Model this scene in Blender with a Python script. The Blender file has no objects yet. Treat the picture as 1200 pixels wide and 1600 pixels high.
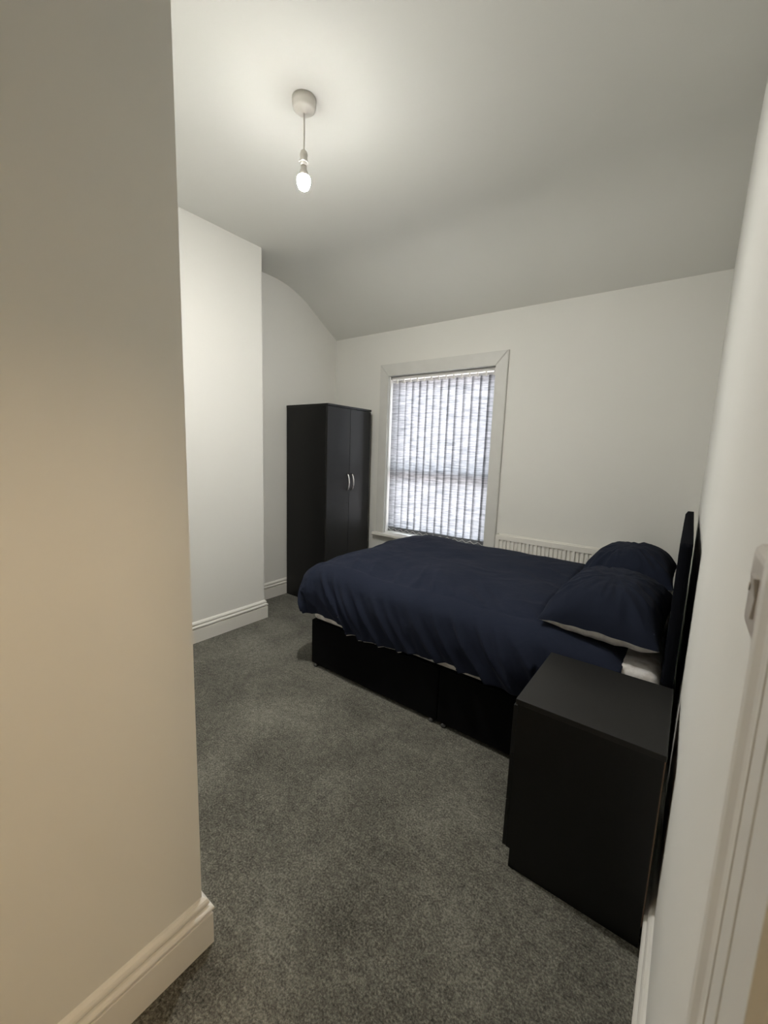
import bpy, bmesh, math
from mathutils import Vector, Matrix, noise
S = bpy.context.scene
COL = S.collection

# ------------------------------------------------------------------ camera
F_PX = 641.6
yaw, pitch, roll = math.radians(-36.671), math.radians(-8.276), math.radians(1.991)
Fv = Vector((math.sin(yaw)*math.cos(pitch), math.cos(yaw)*math.cos(pitch), math.sin(pitch)))
Rv = Vector((math.cos(yaw), -math.sin(yaw), 0)); Uv = Rv.cross(Fv)
R2 = Rv*math.cos(roll) + Uv*math.sin(roll); U2 = -Rv*math.sin(roll) + Uv*math.cos(roll)
cd = bpy.data.cameras.new('camera'); cam = bpy.data.objects.new('camera', cd); COL.objects.link(cam)
cam.matrix_world = Matrix(((R2.x, U2.x, -Fv.x, -0.0544), (R2.y, U2.y, -Fv.y, 0.0),
                           (R2.z, U2.z, -Fv.z, 1.405), (0, 0, 0, 1)))
cd.sensor_fit = 'VERTICAL'; cd.sensor_height = 24.0; cd.lens = F_PX/1600*24.0
cd.clip_start = 0.005
cd.dof.use_dof = True; cd.dof.focus_distance = 2.3; cd.dof.aperture_fstop = 5.6
S.camera = cam

# ------------------------------------------------------------------ light and exposure
S.view_settings.view_transform = 'Standard'; S.view_settings.look = 'None'
S.view_settings.gamma = 1.0; S.view_settings.use_curve_mapping = False
S.view_settings.exposure = 0.0
BULB_W = 6700.0          # emission of the pendant bulb's dome
WARM_FILL_W = 58.0           # emission of the unseen globe lamp added to warm the left wall
W = bpy.data.worlds.new('daylight'); S.world = W; W.use_nodes = True
wn = W.node_tree; wn.nodes.clear()
o_ = wn.nodes.new('ShaderNodeOutputWorld'); b_ = wn.nodes.new('ShaderNodeBackground')
tc = wn.nodes.new('ShaderNodeTexCoord'); sx = wn.nodes.new('ShaderNodeSeparateXYZ'); rp = wn.nodes.new('ShaderNodeValToRGB')
wn.links.new(tc.outputs['Generated'], sx.inputs[0]); wn.links.new(sx.outputs['Z'], rp.inputs[0])
rp.color_ramp.elements[0].position = 0.0; rp.color_ramp.elements[0].color = (.62, .56, .56, 1)
rp.color_ramp.elements[1].position = 0.14; rp.color_ramp.elements[1].color = (.86, .91, 1.0, 1)
wn.links.new(rp.outputs[0], b_.inputs[0]); b_.inputs[1].default_value = 19.0
wn.links.new(b_.outputs[0], o_.inputs[0])

# ------------------------------------------------------------------ dimensions
D = 3.2275; XL = -3.141; H = 2.868; XP = -1.0213; YP = 0.505
XC = -2.794; YC = 2.049; YB = -1.6

# ------------------------------------------------------------------ materials
def mat(name, col, rough=.6, metal=0, spec=.5, bump=None, var=None, sheen=0, coat=0):
    m = bpy.data.materials.new(name); m.use_nodes = True
    n = m.node_tree; p = n.nodes['Principled BSDF']
    p.inputs['Base Color'].default_value = (*col, 1); p.inputs['Roughness'].default_value = rough
    p.inputs['Metallic'].default_value = metal; p.inputs['Specular IOR Level'].default_value = spec
    p.inputs['Sheen Weight'].default_value = sheen; p.inputs['Coat Weight'].default_value = coat
    g = n.nodes.new('ShaderNodeTexCoord')
    if var:      # (scale, colour2, lo, hi)
        t = n.nodes.new('ShaderNodeTexNoise'); t.inputs['Scale'].default_value = var[0]; t.inputs['Detail'].default_value = 4
        r = n.nodes.new('ShaderNodeValToRGB'); r.color_ramp.elements[0].position = var[2]; r.color_ramp.elements[1].position = var[3]
        r.color_ramp.elements[0].color = (*col, 1); r.color_ramp.elements[1].color = (*var[1], 1)
        n.links.new(g.outputs['Object'], t.inputs['Vector']); n.links.new(t.outputs['Fac'], r.inputs[0])
        n.links.new(r.outputs[0], p.inputs['Base Color'])
    if bump:     # (scale, strength, distance)
        t = n.nodes.new('ShaderNodeTexNoise'); t.inputs['Scale'].default_value = bump[0]; t.inputs['Detail'].default_value = 3
        b = n.nodes.new('ShaderNodeBump'); b.inputs['Strength'].default_value = bump[1]; b.inputs['Distance'].default_value = bump[2]
        n.links.new(g.outputs['Object'], t.inputs['Vector']); n.links.new(t.outputs['Fac'], b.inputs['Height'])
        n.links.new(b.outputs[0], p.inputs['Normal'])
    return m

M = {}
M['wall'] = mat('wall_paint', (.735, .727, .682), .75, spec=.25, bump=(60, .08, .002), var=(1.3, (.75, .742, .70), .35, .65))
M['ceiling'] = mat('ceiling_paint', (.700, .695, .650), .9, spec=.15, bump=(25, .06, .003), var=(1.1, (.725, .72, .678), .3, .7))
M['trim'] = mat('trim_gloss_paint', (.76, .74, .69), .38, bump=(18, .05, .002), var=(6, (.74, .72, .665), .4, .7))
M['casing'] = mat('casing_paint', (.61, .605, .57), .45, bump=(30, .07, .002), var=(9, (.64, .635, .60), .4, .7))
M['pvc'] = mat('white_pvc', (.84, .83, .80), .35)
M['plastic'] = mat('white_plastic', (.72, .69, .63), .35)
M['switch'] = mat('switch_plastic', (.50, .46, .41), .3)
M['rad'] = mat('radiator_enamel', (.80, .78, .72), .35)
M['black'] = mat('black_melamine', (.0035, .0035, .0036), .40, spec=.35, bump=(240, .12, .0006), var=(70, (.0045, .0044, .0043), .4, .6))
M['black_lit'] = mat('black_melamine_lit', (.013, .0128, .0123), .42, spec=.3, bump=(240, .12, .0006))  # same black melamine, painted lighter where light falls on the top and doors
M['hardboard'] = mat('brown_hardboard', (.16, .10, .07), .8)
M['chrome'] = mat('brushed_chrome', (.72, .70, .68), .22, metal=1)
M['darkmetal'] = mat('dark_glide_plastic', (.05, .05, .05), .15, coat=.6)
M['divan'] = mat('black_divan_fabric', (.0022, .0022, .0026), .95, spec=.1, bump=(500, .4, .001))
M['headboard'] = mat('black_velvet_fabric', (.0045, .005, .007), .95, spec=.03, bump=(380, .5, .0012))
M['white_cotton'] = mat('white_cotton', (.62, .60, .57), .85, bump=(60, .3, .003), var=(35, (.50, .48, .46), .45, .65))
M['quilt'] = mat('mattress_ticking', (.70, .68, .66), .6, bump=(28, .6, .006), var=(22, (.52, .49, .46), .45, .6))

def navy(name, col):
    m = mat(name, col, .92, spec=.06, sheen=.02)
    n = m.node_tree; p = n.nodes['Principled BSDF']; g = n.nodes['Texture Coordinate']
    w = n.nodes.new('ShaderNodeTexNoise'); w.inputs['Scale'].default_value = 700; w.inputs['Detail'].default_value = 1
    c = n.nodes.new('ShaderNodeTexNoise'); c.inputs['Scale'].default_value = 9; c.inputs['Detail'].default_value = 5; c.inputs['Distortion'].default_value = .6
    a = n.nodes.new('ShaderNodeMath'); a.operation = 'MULTIPLY_ADD'; a.inputs[1].default_value = .03
    n.links.new(g.outputs['Object'], w.inputs['Vector']); n.links.new(g.outputs['Object'], c.inputs['Vector'])
    n.links.new(w.outputs['Fac'], a.inputs[0]); n.links.new(c.outputs['Fac'], a.inputs[2])
    b = n.nodes.new('ShaderNodeBump'); b.inputs['Strength'].default_value = .35; b.inputs['Distance'].default_value = .02
    n.links.new(a.outputs[0], b.inputs['Height']); n.links.new(b.outputs[0], p.inputs['Normal'])
    return m
M['navy'] = navy('navy_cotton', (.0160, .0200, .0345))
M['navy_pillow'] = navy('navy_pillow_cotton', (.0135, .0170, .0290))

def carpet():
    m = bpy.data.materials.new('grey_carpet'); m.use_nodes = True
    n = m.node_tree; p = n.nodes['Principled BSDF']; p.inputs['Roughness'].default_value = 1; p.inputs['Specular IOR Level'].default_value = .05
    p.inputs['Sheen Weight'].default_value = .1
    g = n.nodes.new('ShaderNodeTexCoord')
    def nz(scale, det, rough=.6, dist=0):
        t = n.nodes.new('ShaderNodeTexNoise'); t.inputs['Scale'].default_value = scale; t.inputs['Detail'].default_value = det
        t.inputs['Roughness'].default_value = rough; t.inputs['Distortion'].default_value = dist
        n.links.new(g.outputs['Object'], t.inputs['Vector']); return t
    fine = nz(150, 3, .75); mid = nz(40, 3, .7); big = nz(2.6, 4, .65, .3); spk = nz(330, 1)
    def math_(op, a, b, c=None):
        x = n.nodes.new('ShaderNodeMath'); x.operation = op
        for i, v in enumerate((a, b, c)):
            if v is None: continue
            if isinstance(v, (int, float)): x.inputs[i].default_value = v
            else: n.links.new(v, x.inputs[i])
        return x.outputs[0]
    f = math_('MULTIPLY_ADD', mid.outputs['Fac'], .28, math_('MULTIPLY', fine.outputs['Fac'], .72))
    f = math_('MULTIPLY_ADD', big.outputs['Fac'], .34, f); f = math_('ADD', f, -.06)
    r = n.nodes.new('ShaderNodeValToRGB'); e = r.color_ramp.elements
    e[0].position = .44; e[0].color = (.030, .030, .026, 1)
    e[1].position = .80; e[1].color = (.330, .325, .285, 1)
    k = e.new(.60); k.color = (.128, .123, .108, 1)
    n.links.new(f, r.inputs[0])
    # bluish-grey and brownish yarn flecks
    r2 = n.nodes.new('ShaderNodeValToRGB'); r2.color_ramp.elements[0].position = .42; r2.color_ramp.elements[1].position = .60
    r2.color_ramp.elements[0].color = (1.0, .96, .90, 1); r2.color_ramp.elements[1].color = (.95, 1.0, .96, 1)
    n.links.new(spk.outputs['Fac'], r2.inputs[0])
    mx = n.nodes.new('ShaderNodeMix'); mx.data_type = 'RGBA'; mx.blend_type = 'MULTIPLY'; mx.inputs['Factor'].default_value = 1
    n.links.new(r.outputs[0], mx.inputs['A']); n.links.new(r2.outputs[0], mx.inputs['B'])
    n.links.new(mx.outputs['Result'], p.inputs['Base Color'])
    b = n.nodes.new('ShaderNodeBump'); b.inputs['Strength'].default_value = .9; b.inputs['Distance'].default_value = .008
    n.links.new(f, b.inputs['Height']); n.links.new(b.outputs[0], p.inputs['Normal'])
    return m
M['carpet'] = carpet()

def blind_fabric():
    m = bpy.data.materials.new('blind_fabric'); m.use_nodes = True
    n = m.node_tree; n.nodes.clear(); out = n.nodes.new('ShaderNodeOutputMaterial')
    g = n.nodes.new('ShaderNodeTexCoord'); mp = n.nodes.new('ShaderNodeMapping'); mp.inputs['Scale'].default_value = (9, 9, 130)
    t = n.nodes.new('ShaderNodeTexNoise'); t.inputs['Scale'].default_value = 1; t.inputs['Detail'].default_value = 5; t.inputs['Roughness'].default_value = .7
    n.links.new(g.outputs['Object'], mp.inputs[0]); n.links.new(mp.outputs[0], t.inputs['Vector'])
    r = n.nodes.new('ShaderNodeValToRGB'); r.color_ramp.elements[0].position = .36; r.color_ramp.elements[1].position = .62
    r.color_ramp.elements[0].color = (.145, .147, .158, 1); r.color_ramp.elements[1].color = (.42, .42, .43, 1)
    n.links.new(t.outputs['Fac'], r.inputs[0])
    d = n.nodes.new('ShaderNodeBsdfDiffuse'); tr = n.nodes.new('ShaderNodeBsdfTranslucent'); mx = n.nodes.new('ShaderNodeMixShader'); mx.inputs[0].default_value = .62
    n.links.new(r.outputs[0], tr.inputs[0]); d.inputs[0].default_value = (.12, .125, .135, 1)
    n.links.new(d.outputs[0], mx.inputs[1]); n.links.new(tr.outputs[0], mx.inputs[2]); n.links.new(mx.outputs[0], out.inputs[0])
    return m
M['blind'] = blind_fabric()
M['hem'] = mat('blind_weight_pocket', (.14, .15, .16), .8)
M['chain'] = mat('blind_bead_chain', (.85, .85, .82), .4)
def glass():
    m = bpy.data.materials.new('window_glass'); m.use_nodes = True; n = m.node_tree; n.nodes.clear()
    out = n.nodes.new('ShaderNodeOutputMaterial'); a = n.nodes.new('ShaderNodeBsdfTransparent'); b = n.nodes.new('ShaderNodeBsdfGlossy')
    b.inputs['Roughness'].default_value = .02; x = n.nodes.new('ShaderNodeMixShader'); fr = n.nodes.new('ShaderNodeFresnel'); fr.inputs[0].default_value = 1.45
    a.inputs[0].default_value = (.93, .95, .95, 1)
    n.links.new(fr.outputs[0], x.inputs[0]); n.links.new(a.outputs[0], x.inputs[1]); n.links.new(b.outputs[0], x.inputs[2]); n.links.new(x.outputs[0], out.inputs[0])
    return m
M['glass'] = glass()
def emit(name, col, s):
    m = bpy.data.materials.new(name); m.use_nodes = True; n = m.node_tree; n.nodes.clear()
    out = n.nodes.new('ShaderNodeOutputMaterial'); e = n.nodes.new('ShaderNodeEmission')
    e.inputs[0].default_value = (*col, 1); e.inputs[1].default_value = s; n.links.new(e.outputs[0], out.inputs[0]); return m
M['bulb'] = emit('lit_bulb', (1.0, .975, .925), BULB_W)
M['bulb_upper'] = emit('lit_bulb_upper', (1.0, .985, .95), BULB_W*.059)
M['warm_fill'] = emit('added_warm_glow', (1.0, .73, .45), WARM_FILL_W)

# ------------------------------------------------------------------ mesh helpers
def obj(name, bm, m, parent=None, smooth=False, loc=None):
    me = bpy.data.meshes.new(name); bm.normal_update(); bm.to_mesh(me); bm.free()
    for mm in (m if isinstance(m, (list, tuple)) else [m]): me.materials.append(mm)
    if smooth:
        for p in me.polygons: p.use_smooth = True
    o = bpy.data.objects.new(name, me); COL.objects.link(o)
    if parent: o.parent = parent; o.matrix_parent_inverse = parent.matrix_basis.inverted()
    return o
def struct(name, bm, m, smooth=False, parent=None):
    o = obj(name, bm, m, parent, smooth)
    if not parent: o['kind'] = 'structure'
    return o
def tag(o, label, cat, group=None):
    o['label'] = label; o['category'] = cat
    if group: o['group'] = group
    return o
def thing(name, label, cat, loc=(0, 0, 0), group=None):
    o = bpy.data.objects.new(name, None); COL.objects.link(o); o.location = loc; o.empty_display_size = .05
    o.matrix_basis = Matrix.Translation(loc)
    return tag(o, label, cat, group)
def bx(bm, x0, x1, y0, y1, z0, z1, bev=0, seg=2):
    vs = [bm.verts.new(v) for v in ((x0,y0,z0),(x1,y0,z0),(x1,y1,z0),(x0,y1,z0),(x0,y0,z1),(x1,y0,z1),(x1,y1,z1),(x0,y1,z1))]
    fs = [bm.faces.new([vs[i] for i in f]) for f in ((3,2,1,0),(4,5,6,7),(0,1,5,4),(1,2,6,5),(2,3,7,6),(3,0,4,7))]
    if bev:
        es = list({e for f in fs for e in f.edges})
        bmesh.ops.bevel(bm, geom=es, offset=bev, segments=seg, affect='EDGES', profile=.5)
    return bm
def box(*a, **k): return bx(bmesh.new(), *a, **k)
def prism(bm, prof, a, b, fn):
    """extrude a closed 2-D profile from parameter a to b; fn(p, t) -> point"""
    A = [bm.verts.new(fn(p, a)) for p in prof]; B = [bm.verts.new(fn(p, b)) for p in prof]
    n = len(prof)
    for i in range(n): bm.faces.new((A[i], A[(i+1) % n], B[(i+1) % n], B[i]))
    bm.faces.new(A[::-1]); bm.faces.new(B); bmesh.ops.recalc_face_normals(bm, faces=bm.faces[:]); return bm
def lathe(bm, prof, c, seg=32):
    rings = []
    for r, z in prof:
        rings.append([bm.verts.new((c[0]+r*math.cos(2*math.pi*i/seg), c[1]+r*math.sin(2*math.pi*i/seg), c[2]+z)) for i in range(seg)])
    for a, b in zip(rings, rings[1:]):
        for i in range(seg): bm.faces.new((a[i], a[(i+1) % seg], b[(i+1) % seg], b[i]))
    bm.faces.new(rings[0][::-1]); bm.faces.new(rings[-1]); bmesh.ops.recalc_face_normals(bm, faces=bm.faces[:]); return bm
def tube(bm, pts, r, seg=10):
    pts = [Vector(p) for p in pts]; rings = []
    up = Vector((.13, .27, .95)).normalized()
    for i, p in enumerate(pts):
        t = (pts[min(i+1, len(pts)-1)] - pts[max(i-1, 0)]).normalized()
        a = t.cross(up)
        if a.length < .05: a = t.cross(Vector((1, 0, 0)))
        a.normalize(); b = t.cross(a); rr = r[i] if isinstance(r, (list, tuple)) else r
        rings.append([bm.verts.new(p + a*rr*math.cos(2*math.pi*k/seg) + b*rr*math.sin(2*math.pi*k/seg)) for k in range(seg)])
    for a, b in zip(rings, rings[1:]):
        for i in range(seg): bm.faces.new((a[i], a[(i+1) % seg], b[(i+1) % seg], b[i]))
    bm.faces.new(rings[0][::-1]); bm.faces.new(rings[-1]); bmesh.ops.recalc_face_normals(bm, faces=bm.faces[:]); return bm
def grid(bm, P, nu, nv, closed_v=False):
    V = [[bm.verts.new(P(i, j)) for j in range(nv)] for i in range(nu)]
    for i in range(nu-1):
        for j in range(nv-1 if not closed_v else nv):
            bm.faces.new((V[i][j], V[i+1][j], V[i+1][(j+1) % nv], V[i][(j+1) % nv]))
    return V
def N(x, y, z=0): return noise.noise(Vector((x, y, z)))

# ------------------------------------------------------------------ room shell
struct('floor', box(-3.4, 2.3, YB-.15, D+.35, -.08, 0), M['carpet'])
SL = .66                       # slope of the raked part, blended into the flat by a parabola
def ceil_z(y, ya=2.42, yb=2.88):
    if y < ya: return H
    if y < yb: return H-SL*(y-ya)**2/(2*(yb-ya))
    return H-SL*(yb-ya)/2-SL*(y-yb)
_z = ceil_z(D)
cove = [(2.0+(3.30-2.0)*k/40, H+(ceil_z(2.0+(3.30-2.0)*k/40)-H)*((H-2.5218)/(H-_z))) for k in range(41)]
prof = [(YB-.15, H)]+cove+[(3.55, cove[-1][1]), (3.55, 3.05), (YB-.15, 3.05)]
cb = prism(bmesh.new(), prof, -3.4, 2.3, lambda p, t: (t, p[0], p[1]))
for f in cb.faces: f.smooth = abs(f.normal.x) < .5 and f.normal.z < -.3
for e in cb.edges:
    if len({f.smooth for f in e.link_faces}) > 1: e.smooth = False
struct('ceiling', cb, M['ceiling'])
wf = bmesh.new(); HX0, HX1, HZ0, HZ1 = -2.470, -1.375, .585, 2.130
bx(wf, -3.4, HX0, D, D+.30, 0, 3.0); bx(wf, HX1, .25, D, D+.30, 0, 3.0); bx(wf, HX0, HX1, D, D+.30, 0, HZ0); bx(wf, HX0, HX1, D, D+.30, HZ1, 3.0)
struct('wall_far', wf, M['wall'])
wl = bmesh.new(); bx(wl, XL-.2, XL, YP-.1, D+.1, 0, 3.0); struct('wall_left', wl, M['wall'])
struct('wall_chimney_breast', box(XL, XC, .80, YC, 0, 2.9), M['wall'])
wn_ = bmesh.new(); bx(wn_, -3.4, XP-.12, YP-.12, YP, 0, 3.0); bx(wn_, XP-.12, XP, YB, YP, 0, 3.0)
struct('wall_near', wn_, M['wall'])
DY0, DY1, DZ = -.56, .200, 2.0         # door opening in the right wall beside the camera
wr = bmesh.new(); bx(wr, 0, .14, DY1, D+.1, 0, 3.0); bx(wr, 0, .14, YB-.1, DY0, 0, 3.0); bx(wr, 0, .14, DY0, DY1, DZ, 3.0)
struct('wall_right', wr, M['wall'])
struct('wall_back', box(XP-.2, .2, YB-.12, YB, 0, 3.0), M['wall'])

# skirting boards: torus-and-groove profile swept round the walls, mitred at every corner
SK = [(0, 0), (.021, 0), (.021, .098), (.0195, .0990), (.0125, .0995), (.0125, .1050), (.0185, .1062), (.0225, .1085), (.0240, .1125), (.0235, .1170), (.0205, .1215), (.0150, .1240), (.0080, .1250), (.0080, .1300), (.0140, .1305), (.0150, .1340), (.0140, .1400), (.0105, .1465), (.0055, .1512), (0, .1535)]
def skirting(name, pts, side=1):
    """pts walk with the room on the given side"""
    bm = bmesh.new(); P = [Vector(p) for p in pts]; rings = []
    for i, p in enumerate(P):
        def nrm(a, b):
            d = (b-a).normalized(); return Vector((-d.y, d.x))*side
        if i == 0: m_ = nrm(P[0], P[1])
        elif i == len(P)-1: m_ = nrm(P[-2], P[-1])
        else:
            n1, n2 = nrm(P[i-1], p), nrm(p, P[i+1]); m_ = (n1+n2)/(1+n1.dot(n2))
        rings.append([bm.verts.new((p.x+m_.x*o, p.y+m_.y*o, z)) for o, z in SK])
    n = len(SK)
    for a, b in zip(rings, rings[1:]):
        for k in range(n): bm.faces.new((a[k], a[(k+1) % n], b[(k+1) % n], b[k]))
    bm.faces.new(rings[0][::-1]); bm.faces.new(rings[-1]); bmesh.ops.recalc_face_normals(bm, faces=bm.faces[:])
    return struct(name, bm, M['trim'])
skirting('baseboard_near', [(XP, YB), (XP, YP), (XL, YP)], -1)
skirting('baseboard_left', [(XL, YP+.021), (XL, .80), (XC, .80), (XC, YC), (XL, YC), (XL, D)], -1)
skirting('baseboard_far', [(XL+.021, D), (-.0, D)], -1)
skirting('baseboard_right', [(0, D-.021), (0, .306)], -1)

# door beside the camera: moulded casing, lining, stop and leaf
def casing_prof(w):   # (distance from the outer edge, height off the wall)
    return [(0, 0), (0, .012), (.003, .0165), (.009, .018), (.014, .0170), (.019, .0142), (.024, .0131), (.0285, .0128), (.0289, .0133), (.0297, .0133), (.0301, .0126), (.0560, .0123), (.0564, .0128), (.0572, .0128), (.0576, .0121), (w-.003, .0118), (w, .007), (w, 0)]
tb = bmesh.new(); cw = .104
OY1 = .306; OY0 = DY0-.081; OZ = DZ+.081
for (ya, s) in ((OY1, -1), (OY0, 1)):
    A = []; B = []
    for d, h in casing_prof(cw):
        A.append(tb.verts.new((-h, ya+s*d, 0))); B.append(tb.verts.new((-h, ya+s*d, OZ-d)))
    for k in range(len(A)-1): tb.faces.new((A[k], A[k+1], B[k+1], B[k]))
A = [tb.verts.new((-h, OY1-d, OZ-d)) for d, h in casing_prof(cw)]; B = [tb.verts.new((-h, OY0+d, OZ-d)) for d, h in casing_prof(cw)]
for k in range(len(A)-1): tb.faces.new((A[k], A[k+1], B[k+1], B[k]))
bmesh.ops.recalc_face_normals(tb, faces=tb.faces[:])
struct('trim_1', tb, M['trim'])
jb = bmesh.new()
bx(jb, -.002, .14, DY1-.004, DY1+.004, 0, DZ, bev=.0015); bx(jb, -.002, .14, DY0-.004, DY0+.004, 0, DZ); bx(jb, -.002, .14, DY0+.004, DY1-.004, DZ-.006, DZ+.006)
bx(jb, .045, .058, DY1-.018, DY1-.004, 0, DZ-.006, bev=.002); bx(jb, .045, .058, DY0+.004, DY0+.018, 0, DZ-.006)
struct('trim_2', jb, M['trim'])
struct('wall_landing', bx(bx(bx(bmesh.new(), 2.2, 2.3, YB, 1.1, 0, 3.0), .14, 2.3, 1.0, 1.1, 0, 3.0), .14, 2.3, YB-.1, YB, 0, 3.0), M['wall'])
# the door itself stands open against the landing side of the wall
dl = struct('door_1', box(.150, .188, DY1+.02, DY1+.74, .008, DZ-.01, bev=.002), M['trim'])
dk = lathe(bmesh.new(), [(.026, 0), (.026, .006), (.010, .010), (.009, .035), (.024, .045), (.026, .058), (.016, .068)], (0, 0, 0), 20)
for v in dk.verts: v.co = Vector((.188+v.co.z, DY1+.69+v.co.x, 1.0+v.co.y))
obj('door_handle', dk, M['chrome'], dl, True)

# ------------------------------------------------------------------ window
win = thing('window_1', '', '')
for k in ('label', 'category'): del win[k]
win['kind'] = 'structure'
def wpart(name, bm, m, par=win, smooth=False): return obj(name, bm, m, par, smooth)
YW = D+.165
fb = bmesh.new()
for a in ((HX0, HX0+.055, HZ0+.03, HZ1), (HX1-.055, HX1, HZ0+.03, HZ1)): bx(fb, a[0], a[1], YW, YW+.06, a[2], a[3], bev=.004)
bx(fb, HX0+.055, HX1-.055, YW, YW+.06, HZ1-.06, HZ1, bev=.004); bx(fb, HX0+.055, HX1-.055, YW, YW+.06, HZ0+.03, HZ0+.09, bev=.004)
wpart('window_frame', fb, M['pvc'])
wpart('meeting_rail', box(HX0+.05, HX1-.05, YW-.01, YW+.05, 1.195, 1.265, bev=.006), M['pvc'])
wpart('glass_pane', box(HX0+.05, HX1-.05, YW+.030, YW+.036, 1.262, HZ1-.055), M['glass'])
wpart('glass_pane', box(HX0+.05, HX1-.05, YW+.030, YW+.036, HZ0+.085, 1.198), M['glass'])
rv = bmesh.new()      # lining boards of the recess
bx(rv, HX0, HX0+.014, D-.004, YW, HZ0+.03, HZ1); bx(rv, HX1-.014, HX1, D-.004, YW, HZ0+.03, HZ1); bx(rv, HX0+.014, HX1-.014, D-.004, YW, HZ1-.014, HZ1)
wpart('recess_lining', rv, M['casing'])
# slim white strip for daylight leaking past the blind onto the left lining, and a little screw block
wpart('light_leak_strip', box(HX0+.014, HX0+.026, D+.012, D+.026, .62, HZ1-.014, bev=.003), M['pvc'])
wpart('chain_clip', box(HX0+.014, HX0+.026, D-.003, D+.010, .840, .875, bev=.003), M['plastic'])
wpart('window_sill', box(-2.562, -1.285, D-.062, YW, .588, .617, bev=.007, seg=3), M['trim'])
# mitred flat casing
def flat_casing(x0, x1, z0, z1, w, t):
    out = []
    def board(pts, nm):
        bm = bmesh.new(); a = [bm.verts.new((x, D, z)) for x, z in pts]; b = [bm.verts.new((x, D-t, z)) for x, z in pts]
        n = len(pts)
        for i in range(n): bm.faces.new((a[i], a[(i+1) % n], b[(i+1) % n], b[i]))
        bm.faces.new(a); top = bm.faces.new(b[::-1]); bmesh.ops.recalc_face_normals(bm, faces=bm.faces[:])
        bmesh.ops.bevel(bm, geom=list(top.edges), offset=.004, segments=2, affect='EDGES')
        wpart(nm, bm, M['casing'])
    g = .0012
    wi = .098; wt = .108
    board([(x0, z0), (x0+wi, z0), (x0+wi, z1-wt-g), (x0, z1-g)], 'casing')
    board([(x1-wi, z0), (x1, z0), (x1, z1-g), (x1-wi, z1-wt-g)], 'casing')
    board([(x0+g, z1), (x0+wi+g, z1-wt), (x1-wi-g, z1-wt), (x1-g, z1)], 'casing')
flat_casing(-2.5435, -1.2975, .616, 2.222, .098, .021)

# ------------------------------------------------------------------ vertical blind
bl = thing('vertical_blind', 'grey streaked fabric vertical blind hanging in the window recess', 'blind', (-1.92, D+.06, .62))
YS = D+.062
hr = bmesh.new(); bx(hr, HX0+.016, HX1-.016, YS-.020, YS+.020, 2.086, 2.113, bev=.003)
obj('headrail', hr, M['pvc'], bl)
n_sl = 14; X0S = HX0+.036; pitch_ = (HX1-.020-X0S)/n_sl
zc = .655
for i in range(n_sl):
    cx = X0S+pitch_*(i+.5)
    w2 = .0460 if i not in (0, 5) else .0435
    ang = math.radians((17, 30, 13, 16, 11, 15, 17, 10, 15, 18, 14, 12, 17, 13, 16)[i])
    c, s = math.cos(ang), math.sin(ang)
    bm = bmesh.new(); nz = 24
    def P(a, b, cx=cx, c=c, s=s, i=i):
        u = (a/4-.5)*2*w2; z = .640+(2.060-.640)*b/(nz-1)
        bow = .003*math.cos(u/w2*1.5) + .002*math.sin(z*3+i*1.7)
        return (cx+u*c-bow*s, YS+u*s+bow*c, z)
    grid(bm, P, 5, nz)
    sl = obj('blind_slat', bm, M['blind'], bl, True)
    hb = bmesh.new()
    prism(hb, [(-w2, -.0022), (w2, -.0022), (w2, .0022), (-w2, .0022)], .636, .676, lambda p, t: (cx+p[0]*c-p[1]*s, YS+.003+p[0]*s+p[1]*c, t))
    obj('slat_weight', hb, M['hem'], sl)
    hk = bmesh.new(); bx(hk, cx-.007, cx+.007, YS-.005, YS+.005, 2.054, 2.090, bev=.002); obj('slat_hook', hk, M['pvc'], sl)
ch = bmesh.new()      # zigzag bead chain linking the weights, front side
pts = []
for i in range(n_sl+1):
    x = X0S+pitch_*i
    pts.append((x, YS-.020, .664)); 
    if i < n_sl: pts.append((x+pitch_*.5, YS-.022, .643))
tube(ch, pts, .0016, 6)
obj('linking_chain', ch, M['chain'], bl)

# ------------------------------------------------------------------ pendant light
PX, PY = -1.548, 1.34
pd = thing('pendant_light', 'bare lit bulb on a white flex hanging from the ceiling rose', 'ceiling light', (PX, PY, H))
obj('ceiling_rose', lathe(bmesh.new(), [(.050, 0), (.050, -.022), (.047, -.026), (.046, -.036), (.038, -.043), (.014, -.046), (.010, -.052), (.005, -.054)], (PX, PY, H), 40), M['plastic'], pd, True)
cp = []
for k in range(17):
    t = k/16; cp.append((PX+.006*math.sin(t*math.pi), PY-.004*math.sin(t*math.pi), H-.05-(.155)*t))
obj('flex', tube(bmesh.new(), cp, .0032, 10), M['plastic'], pd, True)
bh = obj('bulb_holder', lathe(bmesh.new(), [(.006, .0), (.013, -.006), (.0165, -.018), (.0165, -.022), (.0150, -.023), (.0150, -.046), (.0150, -.060), (.012, -.062)], (PX, PY, 2.676), 28), M['plastic'], pd, True)
obj('shade_ring', lathe(bmesh.new(), [(.0155, 0), (.0205, -.001), (.021, -.005), (.0155, -.006)], (PX, PY, 2.632), 28), M['pvc'], bh, True)
# the bulb is glass dome (lit) over a white plastic collar
bu = obj('bulb', lathe(bmesh.new(), [(.0204, -.0692), (.0165, -.0730), (.0120, -.0762), (.0065, -.0785), (.002, -.0792)], (PX, PY, 2.598), 20), M['bulb'], pd, True)
obj('bulb_collar', lathe(bmesh.new(), [(.0125, .018), (.0132, .002), (.0160, -.004), (.0215, -.016), (.0255, -.027)], (PX, PY, 2.598), 24), M['plastic'], bu, True)
obj('bulb_shoulder', lathe(bmesh.new(), [(.0255, -.0271), (.0285, -.036), (.0290, -.045), (.0271, -.0553), (.0240, -.0632), (.0205, -.0690)], (PX, PY, 2.598), 20), M['bulb_upper'], bu, True)

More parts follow.
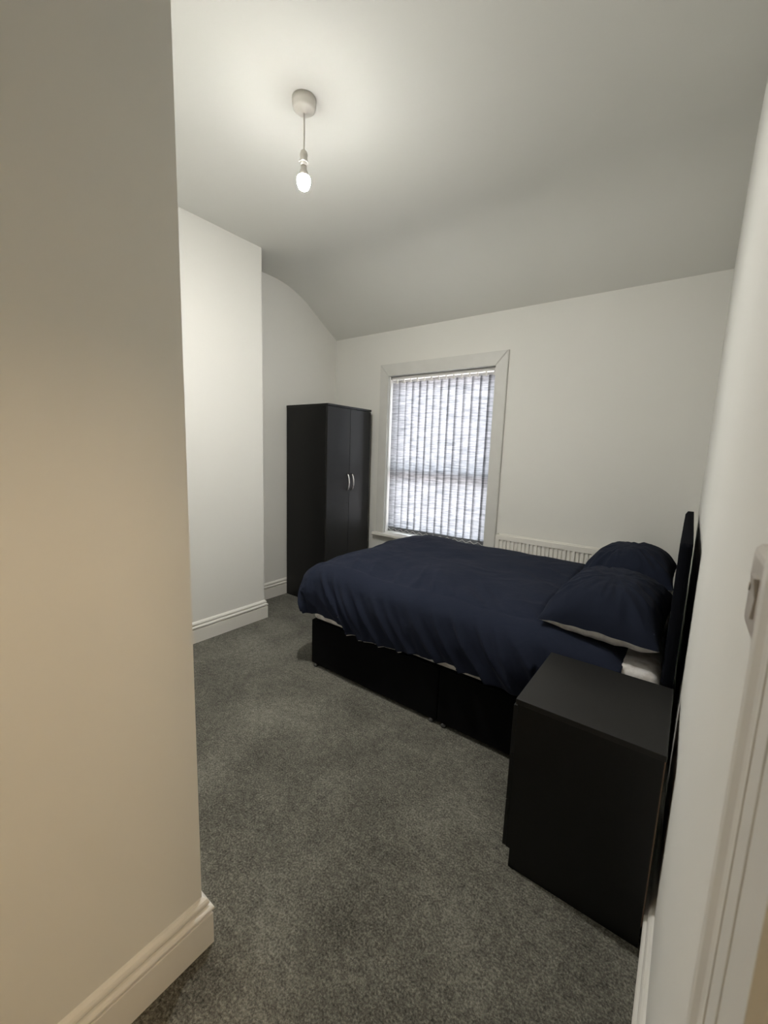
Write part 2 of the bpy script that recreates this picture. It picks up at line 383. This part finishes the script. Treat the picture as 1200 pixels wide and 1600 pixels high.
# globe lamp added out of view beyond the door opening, warms the left wall
LX, LY, LZ = 1.00, -.15, 2.42
hl = thing('added_landing_lamp', 'unseen warm globe lamp added beyond the door opening to light the left wall', 'ceiling light', (LX, LY, H))
obj('lamp_base', lathe(bmesh.new(), [(.05, 0), (.05, -.02), (.045, -.025)], (LX, LY, H), 32), M['plastic'], hl, True)
obj('cord', tube(bmesh.new(), [(LX, LY, H-.02), (LX, LY, LZ+.165)], .003, 8), M['plastic'], hl, True)
obj('globe', lathe(bmesh.new(), [(.012+.165*math.sin(math.pi*k/12), .165*math.cos(math.pi*k/12)) for k in range(13)], (LX, LY, LZ), 24), M['warm_fill'], hl, True)

# ------------------------------------------------------------------ wardrobe
wx0, wx1, wy0, wy1, wz = XL+.026, -2.589, 2.555, 3.140, 1.80
wd = thing('wardrobe', 'tall black two-door wardrobe with curved chrome handles in the far corner', 'wardrobe', ((wx0+wx1)/2, (wy0+wy1)/2, 0))
cz = wz-.018
cbm = bmesh.new()
bx(cbm, wx0, wx1-.020, wy0, wy0+.016, 0, cz, bev=.0008, seg=1); bx(cbm, wx0, wx1-.020, wy1-.016, wy1, 0, cz, bev=.0008, seg=1)
bx(cbm, wx0, wx0+.006, wy0+.016, wy1-.016, .05, cz); bx(cbm, wx0+.006, wx1-.022, wy0+.016, wy1-.016, .060, .076); bx(cbm, wx0+.006, wx1-.022, wy0+.016, wy1-.016, 1.45, 1.466)
obj('carcass', cbm, M['black'], wd)
obj('top_panel', box(wx0, wx1+.004, wy0-.003, wy1+.003, cz, wz, bev=.0015), M['black'], wd)
obj('plinth', box(wx1-.045, wx1-.030, wy0+.017, wy1-.017, 0, .060), M['black'], wd)
ym = (wy0+wy1)/2
for s, (a, b) in ((-1, (wy0+.001, ym-.0015)), (1, (ym+.0015, wy1-.001))):
    dr = obj('door', box(wx1-.018, wx1, a, b, .062, cz-.003, bev=.0012), M['black_lit'], wd)
    hy = ym+s*.030
    hp = [(wx1+.001, hy, 1.048), (wx1+.008, hy, 1.052)]
    hp = [(wx1+.004+.024*math.sin(math.pi*k/12)**.6, hy, 1.047+.153*k/12) for k in range(13)]
    hp[0] = (wx1-.001, hy, 1.047); hp[-1] = (wx1-.001, hy, 1.200)
    hbm = bmesh.new(); tube(hbm, hp, [.0055]*2+[.006]*9+[.0055]*2, 12)
    for v in hbm.verts: v.co.y = hy+(v.co.y-hy)*1.35
    obj('handle', hbm, M['chrome'], dr, True)
    if s < 0:
        kb = lathe(bmesh.new(), [(.007, 0), (.007, .002), (.004, .003)], (0, 0, 0), 16)
        for v in kb.verts: v.co = Vector((wx1+v.co.z-.0005, ym-.022+v.co.x, .932+v.co.y))
        obj('keyhole', kb, M['darkmetal'], dr)

# ------------------------------------------------------------------ radiator
rad = thing('radiator', 'white ridged panel radiator on the wall behind the bed', 'radiator', (-.83, D-.06, .19))
rx0, rx1, rz0, rz1, ry = -1.262, -.352, .190, .776, D-.098
pb = bmesh.new(); npx = 33*8; rows = [rz0, rz0+.025, rz0+.040, rz0+.3, rz1-.0300, rz1-.0270, rz1-.006, rz1]
span = rx1-rx0-.05; nfl = 29; prof_ = []
def flute(x):
    t = ((x-rx0-.025)/span*nfl) % 1.0
    if x < rx0+.025 or x > rx1-.025: return 0
    # raised rib, short recess
    return .011*max(0, min(1, (.33-abs(t-.5))/.06))
def PR(i, j):
    x = rx0+(rx1-rx0)*i/(nfl*10); r = flute(x) if 2 <= j <= 4 else 0
    d = (.004 if j in (0, 7) else 0)
    return (x, ry+r*1.0+d, rows[j])
grid(pb, PR, nfl*10+1, 8); pbo = obj('front_panel', pb, M['rad'], rad)
so = pbo.modifiers.new('solid', 'SOLIDIFY'); so.thickness = .0015; so.offset = 0
tg = bmesh.new(); bx(tg, rx0, rx1, ry-.001, ry+.003, rz1-.010, rz1+.012, bev=.001, seg=1); bx(tg, rx0, rx1, ry+.060, ry+.064, rz1-.010, rz1+.012, bev=.001, seg=1)
for k in range(46):
    x = rx0+.012+k*(rx1-rx0-.024)/45; bx(tg, x-.0035, x+.0035, ry+.003, ry+.060, rz1-.004, rz1-.001)
bx(tg, rx0, rx0+.003, ry, ry+.064, rz0+.02, rz1+.012); bx(tg, rx1-.003, rx1, ry, ry+.064, rz0+.02, rz1+.012)
obj('top_grille', tg, M['rad'], rad)
obj('back_panel', box(rx0+.005, rx1-.005, ry+.055, ry+.062, rz0+.01, rz1), M['rad'], rad)
vb = bmesh.new(); tube(vb, [(rx0-.002, ry+.03, rz0+.03), (rx0-.035, ry+.03, rz0+.03)], .011, 14); tube(vb, [(rx0-.035, ry+.03, 0.0), (rx0-.035, ry+.03, rz0+.035)], .0075, 12); tube(vb, [(rx0-.035, ry+.03, rz0+.03), (rx0-.035, ry+.03, rz0+.09)], .015, 16)
obj('valve', vb, M['rad'], rad, True)
for x in (rx0+.15, rx1-.15): obj('wall_bracket', box(x-.012, x+.012, ry+.062, D-.001, rz0+.05, rz1-.05), M['rad'], rad)

# ------------------------------------------------------------------ bed
BX0, BX1, BY0, BY1 = -1.927, -.070, 1.769, 3.020
bed = thing('bed', 'black fabric divan bed with a padded headboard against the right wall', 'bed', ((BX0+BX1)/2, (BY0+BY1)/2, 0))
xm = -.982
for a, b in ((BX0, xm-.001), (xm+.001, BX1)):
    bs = bmesh.new(); bx(bs, a, b, BY0, BY1, .020, .318, bev=.008, seg=3)
    dv = obj('divan_base', bs, M['divan'], bed)
    for x in (a+.035, b-.035):
        for y in (BY0+.012, BY1-.04):
            obj('castor', lathe(bmesh.new(), [(.0135, 0), (.0165, .005), (.0165, .012), (.013, .019), (.010, .024)], (x, y, 0), 18), M['darkmetal'], dv, True)
# headboard: padded panel with one stitched horizontal seam, on two struts
hbm = bmesh.new(); HY0, HY1 = 1.770, 3.010; hx0, hx1 = -.064, -.0255; hz0, hz1 = .575, 1.122
ny, nz = 66, 36
def hp_(i, j, front=True):
    y = HY0+(HY1-HY0)*i/(ny-1); z = hz0+(hz1-hz0)*j/(nz-1)
    e = min(y-HY0, HY1-y, hz1-z, z-hz0); r = .010
    f = hx0 + (r-math.sqrt(max(0, r*r-(r-min(e, r))**2)) if e < r else 0)
    f += .0035*math.exp(-((z-.86)/.006)**2)+.0012*N(y*25, z*25, 3)
    return Vector((f, y, z))
V = grid(hbm, hp_, ny, nz)
# stitched back edge, slightly uneven
B = [[hbm.verts.new((hx1+.0008*N(i*.8, j*.8, 9), V[i][j].co.y, V[i][j].co.z)) if i in (0, ny-1) or j in (0, nz-1) else None for j in range(nz)] for i in range(ny)]
for i in range(ny-1):
    for j in (0, nz-1): hbm.faces.new((V[i][j], V[i+1][j], B[i+1][j], B[i][j]))
for j in range(nz-1):
    for i in (0, ny-1): hbm.faces.new((V[i][j], V[i][j+1], B[i][j+1], B[i][j]))
loop = [B[i][0] for i in range(ny)]+[B[ny-1][j] for j in range(1, nz)]+[B[i][nz-1] for i in range(ny-2, -1, -1)]+[B[0][j] for j in range(nz-2, 0, -1)]
hbm.faces.new(loop); bmesh.ops.recalc_face_normals(hbm, faces=hbm.faces[:])
hdb = obj('headboard', hbm, M['headboard'], bed, True)
for y in (1.90, 2.83): obj('headboard_strut', box(-.050, -.030, y, y+.06, .08, .60, bev=.002), M['hardboard'], bed)

# mattress
mb = box(BX0+.004, BX1+.004, BY0+.004, BY1-.006, .319, .605, bev=.035, seg=5)
mt = tag(obj('mattress', mb, M['quilt'], None, True), 'white mattress on the divan base, its corner showing below the pillows', 'mattress')

# ------------------------------------------------------------------ duvet (python-draped cloth)
ZT = .612
DX0, DX1 = BX0-.058, -.190          # foot edge, head end of the duvet
DYa, DYb = BY0-.016, BY1-.005
def hem_len(px, py):
    """drop of the hem by position round the edge"""
    base = .385+.020*N(px*2.3, py*2.3, 5)+.010*N(px*7, py*7, 8)
    if py < DYa+.01:
        t = (px-DX0)/(DX1-DX0)
        base += .020*math.sin(3.1*t*2.2+.3)
        base -= .045*math.exp(-((t-.02)/.10)**2)
    return base
def crease(x, y):
    """sharp directional wrinkles on the top of the quilt"""
    w1 = N(x*1.7+4, y*1.7, 1)*1.5; h = 0
    a = x*.45+y*.90+w1*.16
    h += .008*(1-abs(N(a*5.0, (x-y)*1.1, 2))*3.2)*max(0, N(x*2.2, y*2.2, 7)+.35)
    b = x*.75-y*.65+w1*.2
    h += .006*(1-abs(N(b*6.5, (x+y)*1.4, 4))*3.2)*max(0, N(x*2.6+3, y*2.6, 12)+.25)
    return h
def fold_f(s, dz):
    """0..1 ridged fold pattern, leaning towards the head as it falls"""
    q = s*1.0-dz*.62
    w = N(q*2.1, dz*1.5+s*.3, 21)*.10
    r1 = 1-min(1, abs(N((q+w)*7.5, dz*1.3, 22))*3.4)
    r2 = 1-min(1, abs(N((q-w)*13.0+7, dz*2.2, 23))*3.0)
    m = .5+.9*N(q*1.6, dz, 24)
    return max(0, min(1.2, r1*.75*(.6+m)+r2*.20))
def top_h(x, y):
    u = (x-DX0)/(DX1-DX0); v = (y-DYa)/(DYb-DYa)
    dome = max(0, (1-abs(2*min(max(u, 0), 1)-1)**3.2))*max(0, (1-abs(2*min(max(v, 0), 1)-1)**3.0))
    edge = .030*math.exp(-((u-.10)/.16)**2)
    h = .040 + .070*dome**.8 + edge*dome**.5
    h += .014*N(x*3.1, y*3.1, 0)+.006*N(x*8, y*8, 2)
    h += crease(x, y)*1.0
    h += .034*max(0, min(1, (v-.45)/.45))**1.5*(1-.5*max(0, min(1, (.18-u)/.18)))
    h += .012*math.exp(-((u-.12)/.10)**2)
    # creases running up from the near and foot edges
    tn = y-(DYa+Rr); tf = x-(DX0+Rr)
    if tn > 0: h += .020*math.exp(-tn/.16)*(fold_f(x, -tn)-.45)*min(1, (tn+.03)/.06)
    if tf > 0: h += .012*math.exp(-tf/.12)*(fold_f(y+5, -tf)-.45)*min(1, (tf+.03)/.06)
    if u > .86: h -= (u-.86)/.14*.030
    dent = max(0, min(1, (x+.56)/.12))*max(0, min(1, (y-1.83)/.10))      # pressed flat under the pillows
    h = h*(1-dent)+min(h, .022)*dent
    return h
Rr = .085
def duvet_point(a, b, inset=0.0, extra=0.0):
    """a: along x (can run beyond the foot), b: along y (can run beyond both sides); metric cloth coordinates"""
    qx, qy = max(a, DX0+Rr), min(max(b, DYa+Rr), DYb-Rr)
    dx, dy = a-qx, b-qy
    d = max(abs(dx), abs(dy))
    if d < 1e-6: return Vector((a, b, ZT+top_h(a, b)))
    L = math.hypot(dx, dy); nx, ny_ = dx/L, dy/L
    z0 = ZT+top_h(qx, qy)
    arc = math.pi/2*Rr
    # position along the hem used for the fold phase
    s_ = (qx*1.0 if abs(ny_) > .3 else 0)+(qy if abs(nx) > .3 else 0)+math.atan2(ny_, nx)*.18
    if d < arc:
        t = d/Rr; out = Rr*math.sin(t); dz = Rr*(1-math.cos(t))
    else: out = Rr; dz = Rr+(d-arc)
    k = min(1, dz/.30)
    fold = fold_f(s_+(5 if abs(nx) > .7 else 0), dz)
    bulge = .030*math.sin(min(1, dz/.33)*math.pi)
    out += min(1, dz/.16)*(fold*.046-.006)*(.55+.45*k)+bulge+.010*N(s_*9, dz*6, 3)*k
    if nx < -.25: out += .020*k
    out -= inset
    z = z0-dz*(1.0+.02*N(s_*4, 0, 1))-extra
    px, py = qx+nx*out, qy+ny_*out
    if px > -.50: py = max(py, 1.700-inset*.5)          # pressed back by the bedside cabinet
    return Vector((px, py, z))
def duvet_mesh(sub_a=250, sub_b=250, inset=0, extra=0, arange=(0, 1), brange=(0, 1)):
    bm = bmesh.new()
    def P(i, j):
        u = arange[0]+(arange[1]-arange[0])*i/(sub_a-1); v = brange[0]+(brange[1]-brange[0])*j/(sub_b-1)
        a0 = DX0+Rr; b0 = DYa+Rr; b1 = DYb-Rr
        # hem length here
        aa = min(max(DX0+(DX1-DX0)*((u-.16)/.84), DX0), DX1)
        hx = hem_len(DX0, DYa+(DYb-DYa)*v)*.92; hy0 = hem_len(aa, DYa); hy1 = .36
        tot = hx+(DX1-a0); a = a0-hx+tot*u
        totb = hy0+(b1-b0)+hy1; b = b0-hy0+totb*v
        p = duvet_point(a, b, inset, extra)
        # rolled head end: tuck down to the mattress
        e = (DX1-p.x)
        if e < .05: p.z -= (.05-e)**2/.05*.9*min(1, max(0, (p.z-.60)/.05))
        # floppy lift beside the nightstand stays clear of its top
        return p
    grid(bm, P, sub_a, sub_b); bmesh.ops.recalc_face_normals(bm, faces=bm.faces[:])
    return bm
dv = obj('duvet', duvet_mesh(), M['navy'], None, True)
sd = dv.modifiers.new('thick', 'SOLIDIFY'); sd.thickness = .006; sd.offset = -1
tag(dv, 'dark navy duvet spread over the bed, creased and hanging down the sides', 'duvet')
ln = obj('white_lining', duvet_mesh(160, 60, inset=.010, extra=.007, arange=(.185, .50), brange=(0, .16)), M['white_cotton'], dv, True)
ln['label'] = 'white reverse side showing as a thin line under the hem'

# ------------------------------------------------------------------ pillows
def pillow(name, label, c, hx, hy, th, tilt, yawz, seed, lean=0):
    root = thing(name, label, 'pillow', c, 'navy pillows at the head of the bed')
    mtx = Matrix.Translation(c) @ Matrix.Rotation(yawz, 4, 'Z') @ Matrix.Rotation(tilt, 4, 'Y') @ Matrix.Rotation(lean, 4, 'X')
    n = 90
    def prof(u, v):
        f = (max(0, 1-abs(u)**2.6)*max(0, 1-abs(v)**2.9))**.50
        return f
    def P(sgn, u, v):
        # sides pull in between the pointed corners
        x = hx*u*(1-.050*(1-v*v)) ; y = hy*v*(1-.045*(1-u*u))
        f = prof(u, v)
        z = sgn*th*f*(1.0 if sgn > 0 else .45)
        r = math.hypot(u, v)
        ang = math.atan2(v, u)
        wr = (1-abs(N(ang*4.2+seed, r*1.2, seed))*3.0)*.011*(r**1.6)*f**.3 + .010*N(u*2+seed, v*2, 1)*f + .004*N(u*6, v*6, seed)*f
        wr += .010*(1-abs(N((u+v*.6)*3.2+seed, (u-v)*.8, 5))*3)*f*.5
        z += wr*sgn if sgn > 0 else -wr*.4
        z += .010*N(u*3+seed, v*3, 11)*(1-f)      # wavy seam
        return mtx @ Vector((x, y, z))
    top = bmesh.new(); grid(top, lambda i, j: P(1, 2*i/(n-1)-1, 2*j/(n-1)-1), n, n)
    bmesh.ops.recalc_face_normals(top, faces=top.faces[:])
    bot = bmesh.new(); grid(bot, lambda i, j: P(-1, 2*i/(n-1)-1, 2*j/(n-1)-1), n, n)
    for f in bot.faces: f.normal_flip()
    to = obj('pillowcase_front', top, M['navy_pillow'], root, True); bo = obj('pillowcase_back', bot, M['white_cotton'], root, True)
    bo['label'] = 'pale grey-white underside'
    return root
pillow('pillow', 'near navy pillow, tipped against the headboard with its white underside showing', (-.292, 2.098, .721), .226, .316, .165, math.radians(.8), math.radians(-2.5), 1.3, math.radians(2.5))
pillow('pillow', 'far navy pillow against the headboard, half hidden by the near one', (-.286, 2.722, .750), .222, .300, .175, math.radians(-8), math.radians(0), 4.1, 0)

# ------------------------------------------------------------------ nightstand
nx0, nx1, ny0, ny1, nz_ = -.434, -.0235, 1.2697, 1.688, .6218
ns = thing('nightstand', 'black wooden bedside cabinet standing beside the bed against the right wall', 'bedside cabinet', ((nx0+nx1)/2, (ny0+ny1)/2, 0))
t = .016
nb = bmesh.new()
for y in (ny0+.004, ny1-.004-t):
    # side panel with the toe notch cut at the front
    prism(nb, [(nx0+.020, 0), (nx1-.004, 0), (nx1-.004, nz_-.018), (nx0+.006, nz_-.018), (nx0+.006, .070), (nx0+.020, .070)], y, y+t, lambda p, q: (p[0], q, p[1]))
bx(nb, nx0+.025, nx1-.010, ny0+.004+t, ny1-.004-t, .070, .086)
obj('carcass', nb, M['black'], ns)
obj('top_panel', box(nx0, nx1, ny0, ny1, nz_-.018, nz_, bev=.0012), M['black_lit'], ns)
obj('plinth', box(nx0+.022, nx0+.036, ny0+.02+.001, ny1-.021, 0, .070), M['black'], ns)
obj('back_panel', box(nx1-.0038, nx1-.0008, ny0+.0035, ny1-.006, .075, nz_-.019), M['hardboard'], ns)
for k in range(3):
    z0 = .074+k*.176
    d = obj('drawer', box(nx0-.006, nx0+.006, ny0+.002, ny1-.002, z0, z0+.172, bev=.001), M['black'], ns)
    yc = (ny0+ny1)/2
    hm = tube(bmesh.new(), [(nx0-.004, yc-.05, z0+.09), (nx0-.022, yc-.04, z0+.09), (nx0-.027, yc, z0+.09), (nx0-.022, yc+.04, z0+.09), (nx0-.004, yc+.05, z0+.09)], .005, 10)
    obj('handle', hm, M['chrome'], d, True)

# ------------------------------------------------------------------ light switch
sw = thing('light_switch', 'grey-white plastic rocker switch on the right wall beside the door casing', 'light switch', (0, .375, 1.30))
sy0, sy1, sz0, sz1 = .336, .420, 1.283, 1.346
pl = bmesh.new(); prm = [(sy0, sz0), (sy1, sz0), (sy1, sz1), (sy0, sz1)]
def ring(ins, x): return [pl.verts.new((x, sy0+ins if y == sy0 else sy1-ins, sz0+ins if z == sz0 else sz1-ins)) for y, z in prm]
rs = [ring(0, 0), ring(0, -.006), ring(.003, -.0095), ring(.007, -.0105)]
for a, b in zip(rs, rs[1:]):
    for k in range(4): pl.faces.new((a[k], a[(k+1) % 4], b[(k+1) % 4], b[k]))
pl.faces.new(rs[-1]); bmesh.ops.recalc_face_normals(pl, faces=pl.faces[:])
plo = obj('switch_plate', pl, M['switch'], sw)
rk = bmesh.new(); yc, zc_ = (sy0+sy1)/2, (sz0+sz1)/2
prism(rk, [(-.010, zc_-.014), (-.0125, zc_-.014), (-.0115, zc_), (-.0135, zc_+.014), (-.010, zc_+.014)], yc-.010, yc+.010, lambda p, q: (p[0], q, p[1]))
obj('rocker', rk, M['switch'], sw)
for y in (sy0+.013, sy1-.013):
    s_ = lathe(bmesh.new(), [(.0032, 0), (.0030, .0012), (.001, .0014)], (0, 0, 0), 14)
    for v in s_.verts: v.co = Vector((-.0102-v.co.z, y+v.co.x, zc_+v.co.y))
    obj('screw', s_, M['switch'], sw)
